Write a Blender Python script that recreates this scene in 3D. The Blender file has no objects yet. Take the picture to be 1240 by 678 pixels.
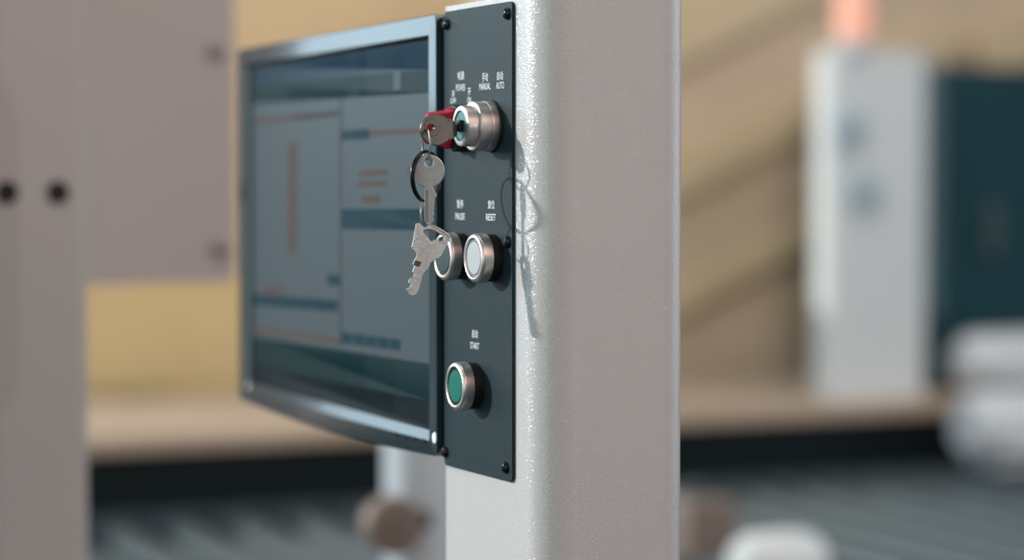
import bpy, bmesh, math, random
from math import sin, cos, pi, radians, atan, tan, sqrt
from mathutils import Vector, Matrix

random.seed(7)
S = bpy.context.scene
COL = S.collection

# ------------------------------------------------------------------ camera
F = 2970.0                       # focal length in pixels of a 1240 px wide frame
AL = radians(25.0)               # heading, from +Y towards +X
PT = atan(116.0 / F)             # looking down a little
CAM = Vector((-1.44 * sin(AL), -1.44 * cos(AL), 1.45))
FWD = Vector((sin(AL) * cos(PT), cos(AL) * cos(PT), -sin(PT)))
RGT = Vector((cos(AL), -sin(AL), 0))
UPV = RGT.cross(FWD)
cd = bpy.data.cameras.new('camera')
cam = bpy.data.objects.new('camera', cd)
COL.objects.link(cam)
cam.location = CAM
cam.rotation_euler = Matrix((RGT, UPV, -FWD)).transposed().to_euler()
cd.sensor_width = 36.0
cd.lens = F * 36.0 / 1240.0
cd.clip_start = 0.05
cd.clip_end = 60
cd.dof.use_dof = True
cd.dof.focus_distance = 1.450
cd.dof.aperture_fstop = 2.95
S.camera = cam


def ray(px, py):
    return FWD + RGT * ((px - 620) / F) + UPV * ((339 - py) / F)


def at_y(px, py, y):
    r = ray(px, py); return CAM + r * ((y - CAM.y) / r.y)


def at_x(px, py, x):
    r = ray(px, py); return CAM + r * ((x - CAM.x) / r.x)


def at_z(px, py, z):
    r = ray(px, py); return CAM + r * ((z - CAM.z) / r.z)


def at_plane(px, py, p, n):
    r = ray(px, py); return CAM + r * ((p - CAM).dot(n) / r.dot(n))


# ------------------------------------------------------------------ world and lamps
w = bpy.data.worlds.new('world'); S.world = w; w.use_nodes = True
bg = w.node_tree.nodes['Background']
bg.inputs[0].default_value = (0.24, 0.30, 0.32, 1)
bg.inputs[1].default_value = 0.75


def lamp(name, kind, loc, target, color, energy, **kw):
    ld = bpy.data.lights.new(name, kind)
    ld.color = color; ld.energy = energy
    for k, v in kw.items(): setattr(ld, k, v)
    o = bpy.data.objects.new(name, ld); COL.objects.link(o)
    o.location = loc
    o.rotation_euler = (Vector(target) - Vector(loc)).to_track_quat('-Z', 'Y').to_euler()
    return o


PC = Vector((0, 0.05, 1.42))
SUN = Vector((-.736, .607, .301))
lamp('sun', 'SUN', PC + SUN * 6, PC, (1.0, .95, .89), 3.0, angle=radians(1.3))


def around(az, el, r):           # azimuth from +Y, positive towards +X
    a, e = radians(az), radians(el)
    return PC + Vector((sin(a) * cos(e), cos(a) * cos(e), sin(e))) * r


def area(name, az, el, r, sx, sy, color, L):
    o = lamp(name, 'AREA', around(az, el, r), PC, color, L * pi * sx * sy, shape='RECTANGLE', size=sx, size_y=sy)
    return o


area('assumed_light_left', -37, 16, 4.2, 3.9, 2.0, (.66, .87, 1.0), 2.5)  # unseen source assumed from the bright bezel reflection, no window is modelled
area('assumed_light_right', 88, 10, 4.0, 2.4, 2.4, (.74, .88, 1.0), 1.6)  # unseen cool source assumed from the column's bluish right edge, no window modelled
area('assumed_warm_light', 178, 30, 8.0, 7.0, 4.0, (1.0, .56, .44), 2.2)  # unseen warm source assumed from the pinkish tint on camera-facing sides
lamp('added_sparkle_light', 'POINT', around(154, 4, 4.6), PC, (1.0, .96, .93), 45, shadow_soft_size=.03)  # unseen small light added to make the column's coating sparkle
lamp('background_fill', 'AREA', (1.2, .8, 4.6), (2.6, 4.2, 1.2), (1.0, .95, .90), 2.1 * pi * 16, shape='SQUARE', size=4)  # unseen fill added overhead to brighten the background machines
lamp('wall_fill', 'AREA', (.8, 4.6, 3.7), (.9, 6.0, 1.9), (1.0, .93, .85), 2.6 * pi * 2.4, shape='RECTANGLE', size=4, size_y=.6)  # unseen fill strip added to lift the back wall
area('cool_fill_front', -118, 8, 4.0, 2.2, 2.4, (.74, .97, .93), 1.35)  # cool fill added for the column's rounded corner, no window known there

S.view_settings.view_transform = 'Standard'
S.view_settings.look = 'None'
S.view_settings.gamma = 1.0
S.view_settings.use_curve_mapping = False
S.view_settings.exposure = 0.0


# ------------------------------------------------------------------ materials
def lin(c):
    return tuple(((v / 255) / 12.92 if v / 255 <= .04045 else ((v / 255 + .055) / 1.055) ** 2.4) for v in c) + (1,)


def mat(name, color, rough=.5, metal=0.0, bump=0.0, scale=400, spec=.5, var=0.0, vscale=6, emit=None, estr=0, coat=0, stretch=None, rvar=0):
    m = bpy.data.materials.new(name); m.use_nodes = True
    nt = m.node_tree; b = nt.nodes['Principled BSDF']
    b.inputs['Base Color'].default_value = color if len(color) == 4 else tuple(color) + (1,)
    b.inputs['Roughness'].default_value = rough
    b.inputs['Metallic'].default_value = metal
    b.inputs['Specular IOR Level'].default_value = spec
    b.inputs['Coat Weight'].default_value = coat
    tc = nt.nodes.new('ShaderNodeTexCoord')
    src = tc.outputs['Object']
    if stretch:
        mp = nt.nodes.new('ShaderNodeMapping'); mp.inputs['Scale'].default_value = stretch
        nt.links.new(src, mp.inputs[0]); src = mp.outputs[0]
    if bump:
        n = nt.nodes.new('ShaderNodeTexNoise'); n.inputs['Scale'].default_value = scale
        n.inputs['Detail'].default_value = 2
        nt.links.new(src, n.inputs['Vector'])
        bp = nt.nodes.new('ShaderNodeBump'); bp.inputs['Strength'].default_value = bump
        bp.inputs['Distance'].default_value = .0006
        nt.links.new(n.outputs['Fac'], bp.inputs['Height']); nt.links.new(bp.outputs[0], b.inputs['Normal'])
        if rvar:
            mr = nt.nodes.new('ShaderNodeMapRange')
            mr.inputs['To Min'].default_value = rough - rvar; mr.inputs['To Max'].default_value = rough + rvar
            nt.links.new(n.outputs['Fac'], mr.inputs['Value']); nt.links.new(mr.outputs[0], b.inputs['Roughness'])
    if var:
        n2 = nt.nodes.new('ShaderNodeTexNoise'); n2.inputs['Scale'].default_value = vscale; n2.inputs['Detail'].default_value = 4
        nt.links.new(src, n2.inputs['Vector'])
        cr = nt.nodes.new('ShaderNodeValToRGB')
        c = Vector(b.inputs['Base Color'].default_value[:3])
        cr.color_ramp.elements[0].position = .3; cr.color_ramp.elements[1].position = .7
        cr.color_ramp.elements[0].color = tuple(c * (1 - var)) + (1,)
        cr.color_ramp.elements[1].color = tuple(c * (1 + var)) + (1,)
        nt.links.new(n2.outputs['Fac'], cr.inputs[0]); nt.links.new(cr.outputs[0], b.inputs['Base Color'])
    if emit is not None:
        b.inputs['Emission Color'].default_value = tuple(emit[:3]) + (1,)
        b.inputs['Emission Strength'].default_value = estr
    return m


M = {}
M['powder_white'] = mat('white_powder_coat', (.62, .62, .62), .5, bump=.3, scale=1200, spec=.3)
m = M['powder_white']; nt = m.node_tree; b = nt.nodes['Principled BSDF']
b.inputs['Roughness'].default_value = .5
b.inputs['Coat Weight'].default_value = .9; b.inputs['Coat IOR'].default_value = 1.75; b.inputs['Coat Roughness'].default_value = .17
n = nt.nodes.new('ShaderNodeTexNoise'); n.inputs['Scale'].default_value = 820; n.inputs['Detail'].default_value = 1.0
n.inputs['Roughness'].default_value = .6
nt.links.new(nt.nodes['Texture Coordinate'].outputs['Object'], n.inputs['Vector'])
bp = nt.nodes.new('ShaderNodeBump'); bp.inputs['Strength'].default_value = 1.0; bp.inputs['Distance'].default_value = .00046
nt.links.new(n.outputs['Fac'], bp.inputs['Height']); nt.links.new(bp.outputs[0], b.inputs['Coat Normal'])
M['panel'] = mat('slate_powder_coat', (.016, .036, .045), .42, bump=.40, scale=1300, spec=.17)
M['black_plastic'] = mat('black_plastic', (.008, .009, .010), .32, bump=.05, scale=900)
M['collar'] = mat('matt_black_collar', (.004, .005, .006), .55)
M['screw'] = mat('black_oxide_steel', (.03, .034, .038), .22, metal=.85, bump=.05, scale=800)
M['brushed'] = mat('brushed_steel', (.78, .72, .68), .36, metal=1, bump=.10, scale=60, stretch=(1, 12, 12))
M['rim'] = mat('satin_rim_steel', (.62, .60, .58), .34, metal=.75, bump=.04, scale=500)
M['ringface'] = mat('satin_aluminium', (.86, .85, .84), .5, metal=.35)
M['green_cap'] = mat('green_plastic', (.0, .165, .125), .5, spec=.2)
M['white_cap'] = mat('translucent_white_plastic', (.50, .53, .55), .45)
M['dark_cap'] = mat('dark_slate_plastic', (.03, .06, .07), .35)
M['grey_ring'] = mat('grey_plastic_ring', (.22, .30, .35), .5)
M['teal_core'] = mat('teal_plastic_core', (.05, .20, .20), .4, var=.5, vscale=300)
M['red'] = mat('red_plastic', (.50, .022, .05), .38, bump=.12, scale=900)
M['key'] = mat('nickel_key', (.62, .62, .60), .34, metal=.9, bump=.10, scale=420, var=.08, vscale=220)
M['key_grey'] = mat('stamped_steel_key', (.60, .67, .68), .38, metal=.85, bump=.22, scale=600, var=.12, vscale=260)
M['key_dark'] = mat('dark_reflection_key', (.13, .115, .105), .38, metal=.9, bump=.10, scale=420, var=.15, vscale=200)  # dark surroundings mirrored in the metal are put into the base colour
M['groove'] = mat('milled_groove_steel', (.36, .34, .32), .4, metal=.9)
M['wire'] = mat('steel_wire', (.55, .5, .46), .28, metal=1)
M['black_wire'] = mat('black_spring_steel', (.012, .018, .021), .25, metal=.5)
M['ink'] = mat('white_ink', (.88, .90, .90), .6)
M['bezel'] = mat('glossy_slate_plastic', (.014, .032, .042), .14, bump=.04, scale=1200, spec=.9, coat=.35)
M['chassis'] = mat('monitor_back_plastic', (.02, .028, .032), .5, bump=.1, scale=900)
M['led'] = mat('lit_power_lamp', (.6, .7, .7), .4, emit=(.9, .95, .93), estr=.9)
M['icon'] = mat('dark_icon_print', (.002, .003, .004), .8, spec=.1)


def screen(name, c, k=.80):
    l = lin(c)
    return mat(name, (.01, .014, .016), .42, spec=.2, emit=l, estr=k)


# ------------------------------------------------------------------ mesh helpers
def link(name, bm, m, parent=None, smooth=True, loc=None, sharp=32):
    me = bpy.data.meshes.new(name)
    bmesh.ops.recalc_face_normals(bm, faces=bm.faces[:])
    bm.to_mesh(me); bm.free()
    for mm in (m if isinstance(m, (list, tuple)) else [m]):
        me.materials.append(mm)
    if smooth:
        me.shade_smooth()
        me.set_sharp_from_angle(angle=radians(sharp))
    o = bpy.data.objects.new(name, me); COL.objects.link(o)
    if smooth:
        wn = o.modifiers.new('wn', 'WEIGHTED_NORMAL'); wn.keep_sharp = True; wn.weight = 100
    if parent: o.parent = parent
    if loc is not None: o.location = loc
    return o


def empty(name, loc=(0, 0, 0), rz=0):
    o = bpy.data.objects.new(name, None); COL.objects.link(o)
    o.location = loc; o.rotation_euler = (0, 0, rz); o.empty_display_size = .02
    return o


def tag(o, label, cat, group=None, kind=None):
    if label: o['label'] = label
    if cat: o['category'] = cat
    if group: o['group'] = group
    if kind: o['kind'] = kind
    return o


def box(bm, lo, hi, bev=0, seg=2):
    lo, hi = Vector(lo), Vector(hi)
    r = bmesh.ops.create_cube(bm, size=1)
    for v in r['verts']:
        v.co = Vector((lo[i] + (hi[i] - lo[i]) * (v.co[i] + .5) for i in range(3)))
    if bev:
        es = list({e for v in r['verts'] for e in v.link_edges})
        bmesh.ops.bevel(bm, geom=es, offset=bev, segments=seg, affect='EDGES', profile=.5)
    return bm


def lathe(bm, prof, axis='X', c=(0, 0, 0), seg=64, closed=False):
    """prof = [(along, radius)], turned about the axis through c"""
    c = Vector(c)
    rings = []
    for a, r in prof:
        if r < 1e-7:
            rings.append([bm.verts.new(c + axv(axis, a, 0, 0))]); continue
        rings.append([bm.verts.new(c + axv(axis, a, r * cos(2 * pi * i / seg), r * sin(2 * pi * i / seg))) for i in range(seg)])
    n = len(rings)
    for k in range(n if closed else n - 1):
        A, B = rings[k], rings[(k + 1) % n]
        for i in range(seg):
            j = (i + 1) % seg
            if len(A) == 1 and len(B) == 1: continue
            if len(A) == 1: bm.faces.new((A[0], B[i], B[j]))
            elif len(B) == 1: bm.faces.new((A[i], A[j], B[0]))
            else: bm.faces.new((A[i], A[j], B[j], B[i]))
    return bm


def axv(axis, a, p, q):
    if axis == 'X': return Vector((a, p, q))
    if axis == 'Y': return Vector((p, a, q))
    return Vector((p, q, a))


def prism(bm, pts, a0, a1, axis='X', bev=0):
    """extrude a closed outline (p,q) along the axis"""
    A = [bm.verts.new(axv(axis, a0, p, q)) for p, q in pts]
    B = [bm.verts.new(axv(axis, a1, p, q)) for p, q in pts]
    n = len(pts)
    fa, fb = bm.faces.new(A), bm.faces.new(B[::-1])
    side = []
    for i in range(n):
        side.append(bm.faces.new((A[i], A[(i + 1) % n], B[(i + 1) % n], B[i])))
    if bev:
        es = list(fa.edges) + list(fb.edges)
        bmesh.ops.bevel(bm, geom=es, offset=bev, segments=2, affect='EDGES', profile=.5)
    return bm


def rrect(x0, y0, x1, y1, r, n=6):
    out = []
    for cx, cy, s in ((x1 - r, y1 - r, 0), (x0 + r, y1 - r, 90), (x0 + r, y0 + r, 180), (x1 - r, y0 + r, 270)):
        for i in range(n + 1):
            a = radians(s + 90 * i / n)
            out.append((cx + r * cos(a), cy + r * sin(a)))
    return out


def tube(bm, pts, r, seg=10, closed=False):
    n = len(pts); rings = []
    up = None
    for i in range(n):
        p = Vector(pts[i])
        a = Vector(pts[(i - 1) % n] if closed or i > 0 else pts[i]); b = Vector(pts[(i + 1) % n] if closed or i < n - 1 else pts[i])
        t = (b - a).normalized()
        if up is None:
            up = Vector((0, 0, 1)) if abs(t.z) < .9 else Vector((1, 0, 0))
        u = (up - t * up.dot(t)).normalized(); v = t.cross(u); up = u
        rings.append([bm.verts.new(p + u * (r * cos(2 * pi * k / seg)) + v * (r * sin(2 * pi * k / seg))) for k in range(seg)])
    for i in range(n if closed else n - 1):
        A, B = rings[i], rings[(i + 1) % n]
        for k in range(seg):
            bm.faces.new((A[k], A[(k + 1) % seg], B[(k + 1) % seg], B[k]))
    if not closed:
        bm.faces.new(rings[0]); bm.faces.new(rings[-1][::-1])
    return bm


def flat_shape(name, loops, thick, bev, m, parent=None):
    """plate with holes: 2D outlines filled, thickened, bevelled; lies in local XY"""
    cu = bpy.data.curves.new(name, 'CURVE'); cu.dimensions = '2D'; cu.fill_mode = 'BOTH'
    for lp in loops:
        sp = cu.splines.new('POLY'); sp.points.add(len(lp) - 1)
        for i, (x, y) in enumerate(lp): sp.points[i].co = (x, y, 0, 1)
        sp.use_cyclic_u = True
    cu.extrude = thick / 2 - bev; cu.bevel_depth = bev; cu.bevel_resolution = 1; cu.offset = -bev
    t = bpy.data.objects.new('tmp', cu); COL.objects.link(t)
    me = bpy.data.meshes.new_from_object(t.evaluated_get(bpy.context.evaluated_depsgraph_get()))
    bpy.data.objects.remove(t); bpy.data.curves.remove(cu)
    me.name = name; me.materials.clear(); me.materials.append(m)
    me.shade_smooth(); me.set_sharp_from_angle(angle=radians(28))
    o = bpy.data.objects.new(name, me); COL.objects.link(o)
    if parent: o.parent = parent
    return o


def smooth_loop(pts, n=3):
    """Chaikin rounding of a closed outline"""
    for _ in range(n):
        q = []
        for i in range(len(pts)):
            a, b = pts[i], pts[(i + 1) % len(pts)]
            q.append((a[0] * .75 + b[0] * .25, a[1] * .75 + b[1] * .25))
            q.append((a[0] * .25 + b[0] * .75, a[1] * .25 + b[1] * .75))
        pts = q
    return pts


# ------------------------------------------------------------------ setting
M['floor'] = mat('dark_concrete', (.030, .040, .045), .6, bump=.2, scale=40, var=.25, vscale=3)
M['wall'] = mat('tan_wall_paint', lin((238, 212, 172)), .8, var=.10, vscale=1.2)
bm = bmesh.new(); box(bm, (-4, -4, -.1), (11, 6.3, 0)); o = link('floor', bm, M['floor']); o['kind'] = 'structure'
bm = bmesh.new(); box(bm, (-.6, 6.0, 0), (11, 6.15, 4.2)); o = link('wall_back', bm, M['wall']); o['kind'] = 'structure'

# ------------------------------------------------------------------ white control column
R = .0215
XC0, XC1, YC0, YC1 = .002, .1022, -.0355, .1200
bm = bmesh.new()
prism(bm, rrect(XC0, YC0, XC1, YC1, R, 14), 0.004, 1.5605, axis='Z', bev=.0012)
column = empty('machine_column', (0, 0, 0))
tag(column, 'white powder-coated upright steel column with rounded corners that carries the dark button panel', 'column')
link('post', bm, M['powder_white'], column)
bm = bmesh.new(); prism(bm, rrect(XC0 - .05, YC0 - .05, XC1 + .05, YC1 + .05, .01, 4), 0, .012, axis='Z', bev=.002)
link('base_plate', bm, M['powder_white'], column)

# ------------------------------------------------------------------ control panel
ZT, ZB = 1.5570, 1.2743
YP = .1005
panel = empty('push_button_panel', (0, 0, ZB))
tag(panel, 'dark slate upright control panel screwed to the white column, with key switch and push buttons', 'control panel')
PO = Vector((0, 0, ZB))


def pp(px, py):                       # pixel on the panel face -> (y, z)
    p = at_x(px, py, 0); return p.y, p.z - ZB


bm = bmesh.new(); prism(bm, rrect(0, 0, YP, ZT - ZB, .0035, 5), 0, .002, axis='X', bev=.0004)
link('face_plate', bm, M['panel'], panel)


def text(s, px, py, hz, wy=None, name='lettering'):
    """white printed lettering centred on the panel at a pixel; hz cap height in m, wy total width in m"""
    cu = bpy.data.curves.new(name, 'FONT'); cu.body = s; cu.size = 1; cu.align_x = 'LEFT'
    cu.extrude = .01; cu.offset = .004
    t = bpy.data.objects.new('tmp', cu); COL.objects.link(t)
    me = bpy.data.meshes.new_from_object(t.evaluated_get(bpy.context.evaluated_depsgraph_get()))
    bpy.data.objects.remove(t); bpy.data.curves.remove(cu)
    xs = [v.co.x for v in me.vertices]; ys = [v.co.y for v in me.vertices]
    x0, x1, y0, y1 = min(xs), max(xs), min(ys), max(ys)
    y, z = pp(px, py)
    kz = hz / (y1 - y0); ky = (wy / (x1 - x0)) if wy else kz
    for v in me.vertices:
        a, b, c = v.co
        v.co = (-.00008 - (c + .01) * .002, y - (a - (x0 + x1) / 2) * ky, z + (b - (y0 + y1) / 2) * kz)
    me.name = name; me.materials.clear(); me.materials.append(M['ink'])
    o = bpy.data.objects.new(name, me); COL.objects.link(o); o.parent = panel
    return o


CN, EN = .0052, .0041
text('电源', 558.3, 91.5, CN, .0098)
text('POWER', 558, 106, EN, .0138)
text('关', 549, 113.5, .0046, .0045)
text('OFF', 549, 122, .0032, .0085)
text('开', 568.4, 111, .0046, .0045)
text('ON', 568.3, 121, .0038, .0055)
text('手动', 587.5, 93.3, CN, .0085)
text('MANUAL', 587.3, 104.6, EN, .0165)
text('自动', 605.7, 91.6, CN, .0085)
text('AUTO', 605.7, 103.3, EN, .0110)
text('暂停', 557.3, 246.8, CN, .0095)
text('PAUSE', 557.2, 262, EN, .0140)
text('复位', 595, 247.5, CN, .0095)
text('RESET', 594.6, 263, EN, .0138)
text('启动', 575.2, 404.2, CN, .0088)
text('START', 575, 418.6, EN, .0130)


# screws: domed cross-recess heads
def screw(px, py):
    y, z = pp(px, py)
    r = .0036
    prof = [(0, .0), (0, r), (-.0005, r)]
    for i in range(1, 9):
        a = i / 8 * pi / 2
        prof.append((-.0005 - .0026 * sin(a), r * cos(a) if i < 8 else 0))
    bm = bmesh.new(); lathe(bm, prof, 'X', (0, 0, 0), 28)
    o = link('screw', bm, M['screw'], panel, loc=(0.0, y, z))
    bm = bmesh.new()
    for k in range(2):
        a = k * pi / 2 + radians(20)
        lo, hi = Vector((-.00325, -.0018, -.0004)), Vector((-.0026, .0018, .0004))
        b2 = bmesh.new(); box(b2, lo, hi)
        bmesh.ops.rotate(b2, verts=b2.verts[:], cent=(0, 0, 0), matrix=Matrix.Rotation(a, 3, 'X'))
        me = bpy.data.meshes.new('t'); b2.to_mesh(me); b2.free(); bm.from_mesh(me); bpy.data.meshes.remove(me)
    link('cross_recess', bm, M['collar'], o, smooth=False)
    return o


for px, py in ((542.0, 29.5), (615.0, 16.5), (615.5, 293), (613.0, 566), (540.0, 547), (541.2, 286)):
    screw(px, py)


# push buttons
def push_button(px, py, cap, ring, lab, caplab):
    y, z = pp(px, py)
    e = empty('push_button', (0, y, z)); e.parent = panel
    e['label'] = lab
    bm = bmesh.new()
    lathe(bm, [(0, 0), (0, .0142), (-.0062, .0142), (-.0068, .0138), (-.0068, 0)])
    link('collar', bm, M['collar'], e)
    R0 = .0147
    bm = bmesh.new()
    lathe(bm, [(-.0062, .0139), (-.0062, R0 - .0003), (-.0066, R0), (-.0118, R0), (-.0126, R0 - .0002), (-.0134, R0 - .0008), (-.0138, R0 - .0016),
               (-.0139, R0 - .0023), (-.0136, R0 - .0029), (-.0118, R0 - .0032), (-.0118, .0), ], seg=80)
    link('bezel', bm, M['brushed'], e)
    bm = bmesh.new()
    lathe(bm, [(-.0119, .0), (-.0119, R0 - .0033), (-.0128, R0 - .0036), (-.0128, .0103), (-.0120, .0101), (-.0120, 0)])
    link('cap_ring', bm, ring, e)
    bm = bmesh.new()
    lathe(bm, [(-.0119, .0), (-.0119, .0099), (-.0129, .0099), (-.0132, .0096), (-.0133, .0090), (-.0134, .0)])
    c = link('cap', bm, cap, e); c['label'] = caplab
    return e


push_button(575.2, 466.8, M['green_cap'], M['black_plastic'], 'green START push button with steel bezel', 'flat green cap')
push_button(598.0, 312.2, M['white_cap'], M['grey_ring'], 'white RESET push button with steel bezel', 'flat white cap')
push_button(560.5, 310.2, M['dark_cap'], M['dark_cap'], 'dark PAUSE push button with steel bezel', 'flat dark cap')

# key switch
ky, kz = pp(596.3, 153.0)
ks = empty('key_switch', (0, ky, kz)); ks.parent = panel
ks['label'] = 'silver two-step key switch under MANUAL and AUTO'
bm = bmesh.new(); lathe(bm, [(0, 0), (0, .0155), (-.0012, .0155), (-.0016, .0151), (-.0016, 0)])
link('gasket', bm, M['collar'], ks)
bm = bmesh.new()
lathe(bm, [(-.0016, .0), (-.0016, .0147), (-.0020, .0150), (-.0060, .0150), (-.0064, .0148), (-.0064, 0)], seg=80)
link('base_ring', bm, M['brushed'], ks)
bm = bmesh.new()
lathe(bm, [(-.0065, .0), (-.0065, .0147), (-.0130, .0147), (-.0136, .0143), (-.0138, .0136), (-.0138, .0)], seg=80)
link('barrel', bm, M['brushed'], ks)
bm = bmesh.new()
lathe(bm, [(-.0139, .0), (-.0139, .0122), (-.0200, .0122), (-.0209, .0118), (-.0212, .0110), (-.0212, .0092), (-.0196, .0090), (-.0196, 0)], seg=80)
link('collar', bm, M['rim'], ks)
bm = bmesh.new(); lathe(bm, [(-.0197, 0), (-.0197, .0089), (-.0203, .0087), (-.0205, .0081), (-.0205, 0)])
link('lens', bm, M['teal_core'], ks)
bm = bmesh.new(); box(bm, (-.0232, -.0040, -.0034), (-.0206, .0040, .0034), .0004)
link('keyway', bm, M['collar'], ks)

# power selector: black round collar and a turned red grip
sy, sz = pp(560.0, 155.5)
sel = empty('selector_switch', (0, sy, sz)); sel.parent = panel
sel['label'] = 'red-handled POWER selector switch behind the key'
bm = bmesh.new(); lathe(bm, [(0, 0), (0, .0146), (-.0056, .0143), (-.0068, .0136), (-.0070, .0126), (-.0070, 0)])
link('collar', bm, M['collar'], sel)
bm = bmesh.new()
th = .0028
xs = [(-.0071, .0125), (-.0105, .0124), (-.0135, .0110), (-.0250, .0092)]
ring = []
for x, h in xs:
    k = th * (1.35 if x > -.012 else 1.0)
    ring.append([bm.verts.new((x, s1 * k, s2 * h)) for s1, s2 in ((-1, -1), (1, -1), (1, 1), (-1, 1))])
for A, B in zip(ring[:-1], ring[1:]):
    for i in range(4): bm.faces.new((A[i], A[(i + 1) % 4], B[(i + 1) % 4], B[i]))
bm.faces.new(ring[0]); bm.faces.new(ring[-1][::-1])
bmesh.ops.bevel(bm, geom=bm.edges[:], offset=.0006, segments=2, affect='EDGES')
bmesh.ops.rotate(bm, verts=bm.verts[:], cent=(0, 0, 0), matrix=Matrix.Rotation(radians(24), 3, 'X'))
g = link('grip', bm, M['red'], sel); g['label'] = 'red grip'

# ------------------------------------------------------------------ keys
KSW = Vector((0, ky, ZB + kz))                  # key switch axis on the panel
# inserted key: flat plate standing in the X-Z plane
kc = at_y(527.8, 157, ky)
ik = empty('inserted_key', (kc.x, ky, kc.z))
tag(ik, 'dark key pushed into the key switch, wire ring through its bow', 'key')


def circle(cx, cy, r, n=40, ry=None):
    return [(cx + r * cos(2 * pi * i / n), cy + (ry or r) * sin(2 * pi * i / n)) for i in range(n)]


hole = at_y(520.5, 154.5, ky)
hx, hz = hole.x - kc.x, hole.z - kc.z
o = flat_shape('bow', [circle(0, 0, .0102, 56, .0092), circle(hx, hz, .0024, 24, .0018)], .0022, .0004, M['key_dark'], ik)
o.rotation_euler = (radians(90), 0, 0)
o = flat_shape('bow_boss', [circle(hx + .001, hz, .0052, 40), circle(hx, hz, .0025, 24, .0019)], .0030, .0003, M['key_dark'], ik)
o.rotation_euler = (radians(90), 0, 0)
xe = -kc.x - .0233
bm = bmesh.new(); prism(bm, [(.0080, -.0064), (.0118, -.0046), (.0122, -.0034), (xe, -.0031), (xe, .0028), (.0122, .0034), (.0118, .0050), (.0080, .0066)], -.00112, .00112, axis='Y', bev=.0002)
link('blade', bm, M['key_dark'], ik)

# hanging things share a vertical plane that roughly faces the aisle
KN = Vector((-sin(AL), -cos(AL), 0))            # its normal


def kp(px, py, off=0.0):                        # point on that plane, off towards the viewer
    return at_plane(px, py, hole + KN * off, KN)


def ring_thing(name, px, py, hpx, wpx, wire, m, off, label, cat='ring', coils=1, side=-1):
    """round wire ring: hpx its height and wpx its apparent width in pixels"""
    c = kp(px, py, off)
    d = (c - CAM).dot(FWD)
    r = hpx / 2 * d / F
    k = min(1, wpx / hpx)
    # ring plane spanned by z and a horizontal direction turned away from the viewer
    h = (RGT * k + KN * (side * sqrt(1 - k * k)))
    up = Vector((0, 0, 1)); 
    n = h.cross(up)
    up2 = up
    pts = []
    N = 72 * coils
    for i in range(N):
        a = 2 * pi * i / 72
        o_ = n * (wire * 2.05 * (i / 72 - coils / 2 + .5)) if coils > 1 else n * 0
        pts.append(h * (r * sin(a)) + up2 * (r * cos(a)) + o_)
    bm = bmesh.new(); tube(bm, pts, wire, 10, closed=(coils == 1))
    o = link(name, bm, m, loc=c)
    tag(o, label, cat)
    return o


ring_thing('wire_ring', 516.3, 174.3, 37, 10.5, .00062, M['wire'], 0, 'thin steel wire ring threaded through the bow of the inserted key', 'ring', side=1)
ring_thing('split_ring', 515.0, 213.5, 61, 33, .00075, M['black_wire'], -.0030, 'black double-coil split ring behind the round hanging key', 'ring', coils=2)
ring_thing('wire_ring', 514.6, 260.3, 37, 9, .0006, M['wire'], -.0022, 'thin steel wire ring low down, holding the angular bottom key', 'ring')


def trace(points, c, sc):
    return [((x - c[0]) / sc, -(y - c[1]) / sc) for x, y in points]


# key with the round bow (hangs straight down)
cA = (519.2, 207); oA = .0024
pA = kp(*cA, oA); dA = (pA - CAM).dot(FWD); scA = F / dA
kA = empty('round_bow_key', pA, -AL)
kA.rotation_euler = (radians(0), 0, -AL)
tag(kA, 'silver key with round bow and long toothed blade, hanging upright below the inserted key', 'key', 'keys hanging from the key switch')
bowA = circle(0, 0, 19.4 / scA, 64, 20.0 / scA)
# bow + shoulders in one outline
out = []
for i in range(72):
    a = -pi / 2 + radians(19) + (2 * pi - radians(38)) * i / 71
    out.append((19.4 / scA * cos(a), 20.0 / scA * sin(a)))
out += trace([(513.6, 229), (513.9, 240), (514.0, 258), (514.3, 268), (516.5, 271.5), (520.0, 272.2), (524.6, 268.6), (525.8, 266.3), (524.4, 264.5), (524.6, 262.0),
              (526.0, 259.6), (525.0, 256.6), (524.8, 254.0), (526.2, 251.8), (525.2, 248.5), (526.3, 245.5), (526.4, 241.5), (528.2, 238.8), (529.2, 236.5), (526.2, 230.0)], cA, scA)
o = flat_shape('key_plate', [out, circle((519.6 - cA[0]) / scA, (207 - 196.3) / scA, 4.9 / scA, 28, 5.6 / scA)], .0020, .00035, M['key'], kA)
o.rotation_euler = (radians(90), 0, 0)
# milled groove and ridge along the blade
bm = bmesh.new()
box(bm, (-.0021, -.00112, -.0300), (-.0003, -.00085, -.0112), .00008)
link('groove', bm, M['groove'], kA)
bm = bmesh.new()
box(bm, (-.0060, -.00106, -.0053), (.0060, -.00088, -.0051))
link('score_line', bm, M['wire'], kA)

# key with the angular bow (hangs lowest, tilted)
cB = (521, 300); oB = .0052
pB = kp(*cB, oB); dB = (pB - CAM).dot(FWD); scB = F / dB
kB = empty('angular_bow_key', pB)
kB.rotation_euler = (radians(-4), 0, -AL + radians(6))
tag(kB, 'silver key with angular slotted bow, hanging tilted in front of the PAUSE button', 'key', 'keys hanging from the key switch')


def z5(pts): return [(485 + x / 6.77, 265 + y / 6.77) for x, y in pts]


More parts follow.
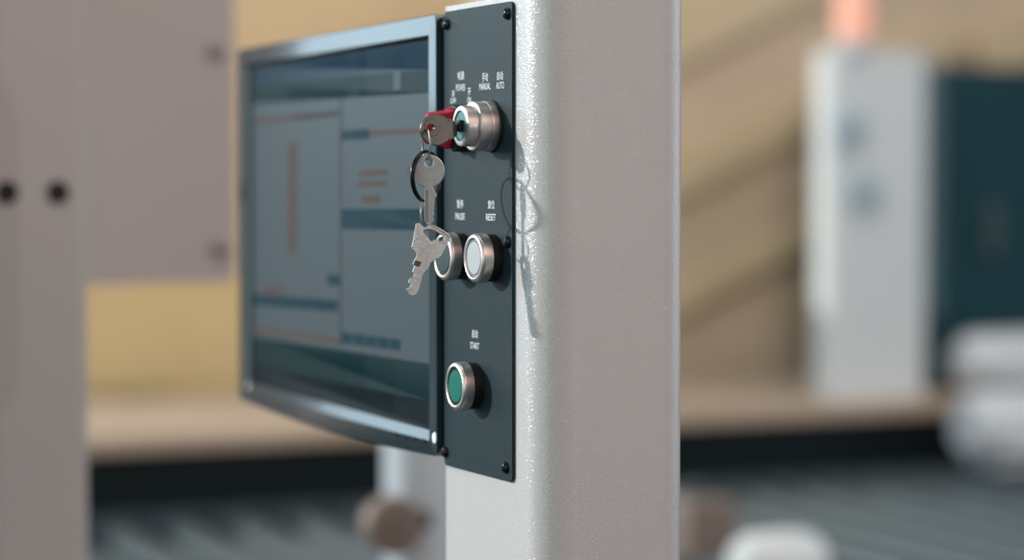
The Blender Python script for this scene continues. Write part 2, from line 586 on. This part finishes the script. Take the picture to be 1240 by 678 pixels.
outB = z5([(146, 36), (160, 38), (176, 60), (205, 72), (222, 56), (240, 46), (290, 62), (345, 92), (385, 122), (412, 152), (408, 172), (385, 212), (362, 250), (345, 286), (332, 305), (312, 328),
           (292, 331), (262, 346), (247, 362), (236, 388), (222, 416), (204, 427), (196, 436), (176, 480), (158, 540), (146, 586), (130, 616), (104, 632), (76, 627),
           (58, 604), (66, 596), (46, 584), (44, 572), (74, 556), (84, 536), (62, 524), (66, 500), (80, 482), (104, 470), (112, 452), (96, 434), (100, 414), (112, 386), (97, 370),
           (112, 336), (130, 306), (128, 276), (94, 240), (92, 228), (104, 170), (122, 104)])
winB = z5([(186, 92), (186, 112), (196, 128), (220, 148), (240, 180), (258, 184), (270, 172), (296, 170), (318, 184), (340, 182), (356, 166), (352, 146), (318, 120), (280, 98), (240, 84), (212, 90)])
o = flat_shape('key_plate', [trace(outB, cB, scB), smooth_loop(trace(winB, cB, scB), 1)], .0022, .0003, M['key_grey'], kB)
o.rotation_euler = (radians(90), 0, 0)
# folded edge strip on the left of the bow, its arch ridge, and the ridge of the blade
edge = z5([(128, 38), (146, 36), (104, 236), (90, 234)])
o = flat_shape('folded_edge', [trace(edge, cB, scB)], .0034, .0003, M['key'], kB); o.rotation_euler = (radians(90), 0, 0)
arch = z5([(238, 50), (244, 44), (292, 60), (348, 90), (388, 120), (412, 150), (404, 160), (376, 134), (338, 106), (286, 76)])
o = flat_shape('arch_ridge', [trace(arch, cB, scB)], .0030, .0003, M['key'], kB); o.rotation_euler = (radians(90), 0, 0)
rid = z5([(118, 340), (172, 352), (150, 396), (106, 380)])
o = flat_shape('blade_recess', [trace(rid, cB, scB)], .0024, .0001, M['key_dark'], kB); o.rotation_euler = (radians(90), 0, 0)

# ------------------------------------------------------------------ monitor
MA = radians(2.7)
MO = Vector((-.0042, .1030, 1.2794))              # near bottom front corner
MW, MH = .4470, .2766
mon = empty('flat_monitor', MO, -MA)
tag(mon, 'dark slate flat monitor mounted beside the button panel, its screen showing a grey software window', 'monitor')
MN = Vector((-cos(MA), sin(MA), 0)); MU = Vector((sin(MA), cos(MA), 0))


def mp(px, py):
    p = at_plane(px, py, MO + MN * -.004, MN) - MO
    return p.dot(MU), p.z


def bow_loop(x, i, bowed=1.0, drop=0, nb=24, r=.004):
    """rounded rectangle inset by i at depth x, the bottom edge bowed down"""
    pts = rrect(i, i, MW - i, MH - i, max(r - i * .3, .0008), 3)
    # insert extra points on the bottom edge
    out = []
    pts2 = pts[:12] + [(i + r + (MW - 2 * i - 2 * r) * k / nb, i) for k in range(1, nb)] + pts[12:]
    for y, z in pts2:
        t = min(1, max(0, y / MW))
        f = max(0, 1 - (z / (MH * .12))) if z < MH * .12 else 0
        if i > .01 and y > MW * .8: y -= .0075
        out.append((x, y, z - bowed * f * .0045 * 4 * t * (1 - t) - (drop if z < MH * .3 else 0)))
    return out


bm = bmesh.new()
spec = [(.0060, .000, 1), (.0004, .0, 1), (.0, .0006, 1), (-.0002, .0125, .4, .0035), (.0030, .0146, .0), (.0042, .0150, .0), (.0052, .0152, 0)]
loops = [[bm.verts.new(p) for p in bow_loop(*a)] for a in spec]
for li, (A, B) in enumerate(zip(loops[:-1], loops[1:])):
    for k in range(len(A)):
        fc = bm.faces.new((A[k], A[(k + 1) % len(A)], B[(k + 1) % len(B)], B[k]))
        if li >= 4 or (li == 3 and min(A[k].co.y, A[(k + 1) % len(A)].co.y) > MW * .5 and A[k].co.z > .03 or li == 3 and A[k].co.z > MH * .5): fc.material_index = 1  # inner walls blackened to stand in for the recess's dark reflection
bm.faces.new(loops[-1][::-1])
link('bezel', bm, [M['bezel'], M['collar']], mon, sharp=9)
# back housing
bm = bmesh.new()
b0 = rrect(.030, .004, MW - .004, MH - .004, .006, 4)
b1 = rrect(.060, .030, MW - .040, MH - .030, .012, 4)
A = [bm.verts.new((.0061, y, z)) for y, z in b0]; B = [bm.verts.new((.022, y, z)) for y, z in b0]; Cc = [bm.verts.new((.046, y, z)) for y, z in b1]
for P, Q in ((A, B), (B, Cc)):
    for k in range(len(P)): bm.faces.new((P[k], P[(k + 1) % len(P)], Q[(k + 1) % len(P)], Q[k]))
bm.faces.new(A); bm.faces.new(Cc[::-1])
link('back_housing', bm, M['chassis'], mon)
bm = bmesh.new(); box(bm, (.047, .16, .09), (.055, .27, .19), .002)
link('mount_plate', bm, M['chassis'], mon)
# bracket arm from the column to the mount plate
bm = bmesh.new(); box(bm, (.056, .020, .115), (.074, .20, .165), .002)
link('mount_arm', bm, M['chassis'], mon)

# screen with its picture
SX = .0048


def quad(name, corners, m, lift, parent=mon, k=4):
    """corners in photo-plane pixels, clockwise from the top left"""
    bm = bmesh.new()
    vs = []
    for px, py in corners:
        u, v = mp(px, py)
        u = min(max(u, .0155), MW - .0230); v = min(max(v, .0155), MH - .0155)
        vs.append(bm.verts.new((SX - lift, u, v)))
    bm.faces.new(vs)
    bmesh.ops.solidify(bm, geom=bm.faces[:], thickness=.0002)
    return link(name, bm, m, parent, smooth=False)


bm = bmesh.new(); box(bm, (SX, .0152, .0152), (SX + .0003, MW - .0152, MH - .0152))
scr = link('screen', bm, screen('screen_grey', (70, 86, 93)), mon, smooth=False)
s_teal = screen('screen_teal', (26, 62, 76)); s_teal2 = screen('screen_deep_teal', (18, 50, 54)); s_dark = screen('screen_dark_slate', (14, 32, 38))
s_or = screen('screen_orange', (96, 82, 76)); s_br = screen('screen_brown', (70, 70, 72)); s_lt = screen('screen_light', (90, 108, 116)); s_bl = screen('screen_blue', (34, 62, 80)); s_mid = screen('screen_mid_teal', (30, 58, 64))
q = lambda c, m, l=.0004: quad('screen_graphic', c, m, l, scr)
q([(300, 60), (521, 40), (521, 84), (300, 105)], s_bl)
q([(300, 105), (521, 84), (521, 112), (300, 126)], s_mid)
q([(476, 86), (485, 85), (485, 108), (476, 110)], s_lt, .0006)
q([(305, 145), (355, 139), (355, 145), (305, 151)], s_or)
q([(355, 139), (408, 134), (408, 140), (355, 146)], s_br)
q([(412, 158), (446, 156), (446, 168), (412, 170)], s_teal)
q([(446, 158), (515, 155), (515, 161), (446, 165)], s_or)
q([(348, 172), (357, 171), (357, 307), (348, 307)], s_or)
q([(433, 206), (467, 205), (467, 212), (433, 213)], s_or)
q([(433, 219), (467, 218), (467, 225), (433, 226)], s_or)
q([(437, 237), (458, 236), (458, 245), (437, 246)], s_or)
q([(492, 203), (502, 203), (502, 209), (492, 210)], s_or)
q([(413, 253), (521, 253), (521, 279), (413, 277)], s_teal)
q([(396, 332), (411, 333), (411, 346), (396, 345)], s_teal)
q([(318, 346), (341, 347), (341, 356), (318, 355)], s_or)
q([(306, 356), (408, 364), (408, 377), (306, 369)], s_teal)
q([(303, 394), (410, 410), (410, 417), (303, 401)], s_or)
for i in range(5):
    x = 413 + i * 14.5; y = 402 + i * 1.9
    q([(x, y), (x + 12.5, y + 1.7), (x + 12.5, y + 15), (x, y + 13)], s_teal)
q([(411, 120), (412.2, 120), (412.2, 420), (411, 420)], s_br, .0005)
q([(300, 406), (521, 441), (521, 486), (300, 440)], s_teal2)
q([(300, 440), (521, 486), (521, 530), (300, 478)], s_dark)
# power lamp and printed button icons on the lower bezel
def bez(px, py):
    p = at_plane(px, py, MO, MN) - MO; return p.dot(MU), p.z


u, v = bez(526.5, 530)
bm = bmesh.new()
prof = [(0, .0), (0, .0030), (-.0006, .0026), (-.0010, .0016), (-.0011, 0)]
lathe(bm, prof, 'X', (0, 0, 0), 32)
for vv in bm.verts: vv.co.z *= 1.15; vv.co.y *= .8
link('power_light', bm, M['led'], mon, loc=(-.0002, u, v))
for px, py in ((515, 534), (503, 531), (492, 528.3), (481, 525.5)):
    u, v = bez(px, py)
    bm = bmesh.new(); prism(bm, rrect(-.0025, -.0011, .0025, .0011, .0006, 3), -.0003, .0, 'X')
    link('control_button', bm, M['icon'], mon, loc=(-.0002, u, v))

# ------------------------------------------------------------------ machine at the left
M['beige_coat'] = mat('warm_grey_machine_paint', (.44, .405, .39), .42, bump=.2, scale=500)
M['dark_hole'] = mat('hole_shade_black', (.004, .004, .004), .6)
M['grey_steel'] = mat('zinc_bolt', (.30, .29, .29), .4, metal=.6)
YL = .85
pl = at_y(108, 300, YL)
x1 = pl.x; x0 = at_y(-14, 300, YL).x
post = empty('machine_post', (0, YL, 0))
tag(post, 'warm grey machine post at the left edge, pierced by two dark round holes', 'post')
bm = bmesh.new(); prism(bm, rrect(x0, YL, x1, YL + .12, .012, 10), 0, 2.05, axis='Z', bev=.001)
for vv in bm.verts: vv.co.y -= YL
link('post_body', bm, M['beige_coat'], post)
for px in (8, 70):
    c = at_y(px, 233, YL)
    bm = bmesh.new()
    lathe(bm, [(-.0005, .0), (-.0005, .0080), (-.0018, .0094), (-.0004, .0104), (.0, .0104), (.0, 0)], 'Y', (0, 0, 0), 32)
    link('round_hole', bm, M['dark_hole'], post, loc=(c.x, -.0002, c.z))  # black disc on the surface paints the shade inside the hole
# cover plate behind it
YV = 1.12
c0 = at_y(284, 60, YV); cb = at_y(200, 343, YV)
xr = c0.x
cover = empty('machine_cover', (0, YV, cb.z))
tag(cover, 'warm grey sheet metal cover with two small bolts between the left post and the monitor', 'cover')
bm = bmesh.new(); prism(bm, rrect(x0 + .01, 0, xr, .70, .010, 5), 0, .10, axis='Y', bev=.003)
link('cover_sheet', bm, M['beige_coat'], cover)
for px, py in ((262, 60), (267, 300)):
    c = at_y(px, py, YV)
    bm = bmesh.new()
    lathe(bm, [(0, 0), (0, .0105), (-.002, .0105), (-.0025, .0095), (-.0025, .0065), (-.006, .0055), (-.0072, .003), (-.0073, 0)], 'Y', (0, 0, 0), 28)
    link('bolt', bm, M['grey_steel'], cover, loc=(c.x, 0, c.z - cb.z))
bm = bmesh.new(); box(bm, (x0 + .04, .101, .1), (x0 + .12, .16, .6), .003)
link('rear_rail', bm, M['beige_coat'], cover)
for k in (0,):
    bm = bmesh.new(); box(bm, (x0 + .03, -YV + YL + .12, .25), (x0 + .08, 0, .33), .003)
    link('support_bracket', bm, M['beige_coat'], cover)

# ------------------------------------------------------------------ machine bed
M['bed_top'] = mat('beige_bed_paint', (.46, .36, .275), .55, var=.06)
M['bed_dark'] = mat('dark_green_black_frame', (.002, .008, .010), .6, spec=.2)
M['yellow'] = mat('yellow_machine_paint', (.64, .49, .25), .55, var=.05, vscale=3)
M['olive'] = mat('ochre_guard_sheet', (.62, .50, .36), .6, var=.10, vscale=2)
M['ochre2'] = mat('light_ochre_strut', (.62, .51, .33), .6)
M['roller'] = mat('galvanised_roller', (.075, .11, .13), .42, metal=.6)
M['rail'] = mat('grey_conveyor_rail', (.05, .07, .078), .5)
M['tower'] = mat('pale_grey_tower_paint', (.62, .67, .68), .5)
M['teal_cab'] = mat('deep_teal_cabinet_paint', (.006, .042, .058), .55, spec=.25)
M['white_house'] = mat('white_motor_housing', (.62, .66, .69), .45)
M['brown'] = mat('brown_rubber', (.18, .145, .12), .6)

BY0, BY1, BZ = 3.03, 3.80, .99
BX0, BX1 = -1.0, 4.6
bed = empty('machine_bed', (1.8, BY0, 0))
tag(bed, 'long blurred machine bed with beige top and dark underside running across behind the column', 'machine')
bm = bmesh.new(); box(bm, (BX0 - 1.8, 0, BZ - .03), (BX1 - 1.8, BY1 - BY0, BZ), .006)
link('bed_top', bm, M['bed_top'], bed)
bm = bmesh.new(); box(bm, (BX0 - 1.8, .02, .62), (BX1 - 1.8, BY1 - BY0 - .02, BZ - .031), .006)
link('bed_frame', bm, M['bed_dark'], bed)
for x in (-2.6, -1.3, 0, 1.3, 2.6):
    bm = bmesh.new(); box(bm, (x - .05, .08, 0), (x + .05, .18, .619), .004)
    link('leg', bm, M['bed_dark'], bed)

# yellow cabinet standing on the floor behind the bed (left) and ochre guard (right)
gx0 = at_y(-40, 300, 3.95).x; gx1 = at_y(510, 300, 3.95).x
yc = empty('yellow_cabinet', ((gx0 + gx1) / 2, 3.9, 0))
tag(yc, 'yellow machine cabinet glimpsed below the grey cover at the left', 'cabinet')
hw = (gx1 - gx0) / 2
bm = bmesh.new(); box(bm, (-hw, 0, 0), (hw, .5, 1.55), .01)
link('cabinet_body', bm, M['yellow'], yc)
gm = at_y(212, 400, 3.9).x - (gx0 + gx1) / 2
bm = bmesh.new(); box(bm, (-hw + .02, -.012, 1.0), (gm, -.001, 1.53), .003)
link('door', bm, M['yellow'], yc)

hx0 = at_y(590, 300, 3.95).x; hx1 = at_y(1420, 300, 3.95).x
gd = empty('guard_screen', ((hx0 + hx1) / 2, 3.9, 0))
tag(gd, 'ochre guard screen with diagonal struts standing behind the machine bed at the right', 'guard screen')
hw = (hx1 - hx0) / 2
bm = bmesh.new(); box(bm, (-hw, .04, .02), (hw, .08, 2.4), .004)
link('guard_sheet', bm, M['olive'], gd)
for i, (xa, za, ln, wd) in enumerate(((-hw + .12, 1.30, 1.3, .09), (-hw + .05, 1.62, 1.6, .15), (-hw + .35, 1.10, 1.3, .06), (.35, 1.76, .9, .12))):
    bm = bmesh.new(); box(bm, (0, 0, -wd / 2), (ln, .035, wd / 2), .004)
    o = link('diagonal_strut', bm, M['ochre2'], gd, loc=(xa, .003, za)); o.rotation_euler = (0, -radians(24), 0)
for x in (-hw + .03, hw - .03):
    bm = bmesh.new(); box(bm, (x - .03, .081, 0), (x + .03, .14, 2.4), .004)
    link('upright', bm, M['olive'], gd)

# pale tower with a beacon
ty = 3.12
ta = at_y(1006, 300, ty); tb = at_y(1126, 300, ty); tt = at_y(1060, 62, ty)
M['post_paint'] = mat('pale_blue_grey_paint', (.50, .57, .62), .5)
tw = empty('control_tower', ((ta.x + tb.x) / 2, ty + .05, BZ))
tag(tw, 'pale grey control tower with two bluish buttons standing on the machine bed, far right', 'control tower')
hw = (tb.x - ta.x) / 2
bm = bmesh.new(); prism(bm, rrect(-hw, -.05, hw, .04, .028, 8), 0, tt.z - BZ, axis='Z', bev=.004)
link('tower_body', bm, M['tower'], tw)
M['blue_btn'] = mat('pale_blue_button', (.28, .42, .50), .5)
M['blue_pl'] = mat('pale_teal_plate', (.50, .60, .63), .5)
for px, py in ((1028, 155), (1046, 232)):
    c = at_y(px, py, ty)
    bx = empty('button_plate', (c.x - (ta.x + tb.x) / 2, -.051, c.z - BZ)); bx.parent = tw
    bm = bmesh.new(); box(bm, (-.045, -.006, -.05), (.045, 0, .05), .003)
    link('plate', bm, M['blue_pl'], bx)
    bm = bmesh.new(); lathe(bm, [(-.007, 0), (-.007, .024), (-.026, .024), (-.030, .020), (-.030, 0)], 'Y')
    link('button', bm, M['blue_btn'], bx)
M['beacon'] = mat('lit_orange_beacon', (.6, .3, .22), .4, emit=(.90, .40, .28), estr=.60)
c = at_y(1033, 40, ty + .01)
BCY = ty + .01
bc = empty('warning_beacon', (c.x, BCY, tt.z))
tag(bc, 'glowing orange warning beacon on top of the pale tower', 'lamp')
bm = bmesh.new(); lathe(bm, [(0.001, 0), (.001, .034), (.022, .034), (.026, .03), (.026, 0)], 'Z')
link('beacon_base', bm, M['tower'], bc)
bm = bmesh.new(); lathe(bm, [(.027, 0), (.027, .036), (.115, .036), (.135, .028), (.143, 0)], 'Z')
link('lamp_dome', bm, M['beacon'], bc)

# deep teal cabinet on the bed
ca = at_y(1138, 300, 3.22); ct = at_y(1190, 80, 3.22)
tc_ = empty('teal_cabinet', (ca.x + .45, 3.22, BZ))
tag(tc_, 'large deep teal machine cabinet at the right edge behind the pale tower', 'cabinet')
bm = bmesh.new(); box(bm, (-.45, 0, 0), (.45, .5, ct.z - BZ), .012)
link('cabinet_body', bm, M['teal_cab'], tc_)
bm = bmesh.new(); box(bm, (-.38, -.008, .08), (.40, -.001, ct.z - BZ - .08), .003)
link('door', bm, M['teal_cab'], tc_)
bm = bmesh.new(); box(bm, (-.34, -.030, .30), (-.31, -.009, .42), .004)
link('handle', bm, M['rail'], tc_)


def motor(px, py, y, r, L, name, label, z0=None, m='white_house'):
    """rounded motor: barrel along X with end caps, fins, foot, terminal box"""
    c = at_y(px, py, y)
    zb = z0 if z0 is not None else c.z - r
    e = empty(name, (c.x, y, zb)); tag(e, label, 'motor')
    bm = bmesh.new(); lathe(bm, [(-L / 2, 0), (-L / 2, r * .7), (-L / 2 + .02, r * .95), (-L / 2 + .05, r), (L / 2 - .05, r), (L / 2 - .02, r * .95), (L / 2, r * .7), (L / 2, 0)], 'X', (0, 0, r + .012))
    link('motor_barrel', bm, M[m], e)
    bm = bmesh.new(); box(bm, (-L * .3, -r * .8, 0), (L * .3, r * .8, .014), .003)
    link('foot', bm, M[m], e)
    bm = bmesh.new(); box(bm, (-L * .3, -r * 1.15, r * .5), (L * .3, -r * .7, r * 1.5), .006)
    link('terminal_box', bm, M[m], e)
    return e


CY0, CY1, CZ = 1.40, 2.99, .86
motor(1222, 470, 3.10, .062, .26, 'drive_motor', 'white rounded motor on the machine bed below the teal cabinet, right edge', z0=BZ)
motor(1222, 568, 2.86, .075, .22, 'drive_motor', 'white rounded motor on the roller conveyor, right edge, below the bed', z0=CZ + .002)
motor(942, 670, 1.64, .045, .13, 'drive_motor', 'pale grey motor on the near side of the roller conveyor, bottom right of the column', z0=CZ + .002, m='tower')
pc = at_y(842, 640, 2.05)
pb = empty('guide_block', (pc.x, 2.05, CZ + .002))
tag(pb, 'brownish guide block on the roller conveyor just right of the column foot', 'block')
bm = bmesh.new(); box(bm, (-.045, -.06, 0), (.045, .06, .10), .012)
link('block_body', bm, M['brown'], pb)
bm = bmesh.new(); lathe(bm, [(.101, 0), (.101, .025), (.112, .025), (.115, .02), (.115, 0)], 'Z')
link('cap', bm, M['rail'], pb)

# roller conveyor
cv = empty('roller_conveyor', (1.8, CY0, 0))
tag(cv, 'long steel roller conveyor in front of the machine bed, seen blurred along the bottom', 'conveyor')
for y in (0, CY1 - CY0 - .04):
    bm = bmesh.new(); box(bm, (-2.1, y, CZ - .11), (2.6, y + .04, CZ - .005), .004)
    link('side_rail', bm, M['rail'], cv)
rl = None
nr = 40
for i in range(nr):
    x = -2.05 + i * .115
    if rl is None:
        bm = bmesh.new()
        L = CY1 - CY0 - .085
        lathe(bm, [(0, 0), (0, .030), (.004, .034), (L - .004, .034), (L, .030), (L, 0)], 'Y', (0, 0, 0), 28)
        rl = link('roller', bm, M['roller'], cv, loc=(x, .0425, CZ - .034)); rr = rl
    else:
        rr = rl.copy(); COL.objects.link(rr); rr.parent = cv; rr.location = (x, .0425, CZ - .034)
for x in (-1.9, -.6, .7, 2.0):
    for y in (.0, CY1 - CY0 - .04):
        bm = bmesh.new(); box(bm, (x, y, 0), (x + .05, y + .04, CZ - .111), .003)
        link('leg', bm, M['rail'], cv)
bm = bmesh.new(); box(bm, (-2.1, .041, CZ - .10), (2.6, CY1 - CY0 - .041, CZ - .09))
link('drip_tray', bm, M['bed_dark'], cv)

# pale post with a brown guide wheel, below the monitor
wy = 1.20
wa = at_y(488, 600, wy)
wp = empty('pale_post', (wa.x + .055, wy + .045, 0))
tag(wp, 'pale bluish round-cornered post with a brown guide wheel, below the monitor behind the column', 'post')
bm = bmesh.new(); prism(bm, rrect(-.055, -.045, .055, .045, .040, 12), 0, 1.33, axis='Z', bev=.003)
link('post_body', bm, M['post_paint'], wp)
wc = at_y(474, 636, wy - .045)
whl = empty('guide_wheel', (wc.x - wp.location.x, -.090, wc.z)); whl.parent = wp
whl['label'] = 'brown guide wheel'
bm = bmesh.new(); lathe(bm, [(-.015, 0), (-.015, .010), (-.017, .011), (-.017, .028), (-.014, .032), (.014, .032), (.017, .028), (.017, 0)], 'Y', (0, 0, 0), 48)
link('tyre', bm, M['brown'], whl)
bm = bmesh.new(); lathe(bm, [(-.022, 0), (-.022, .008), (-.0175, .009), (-.0175, 0)], 'Y', (0, 0, 0), 24)
link('hub', bm, M['brown'], whl)
bm = bmesh.new(); box(bm, (-.006, .0175, -.009), (.055, .0475, .009), .001)
link('axle_arm', bm, M['bed_dark'], whl)
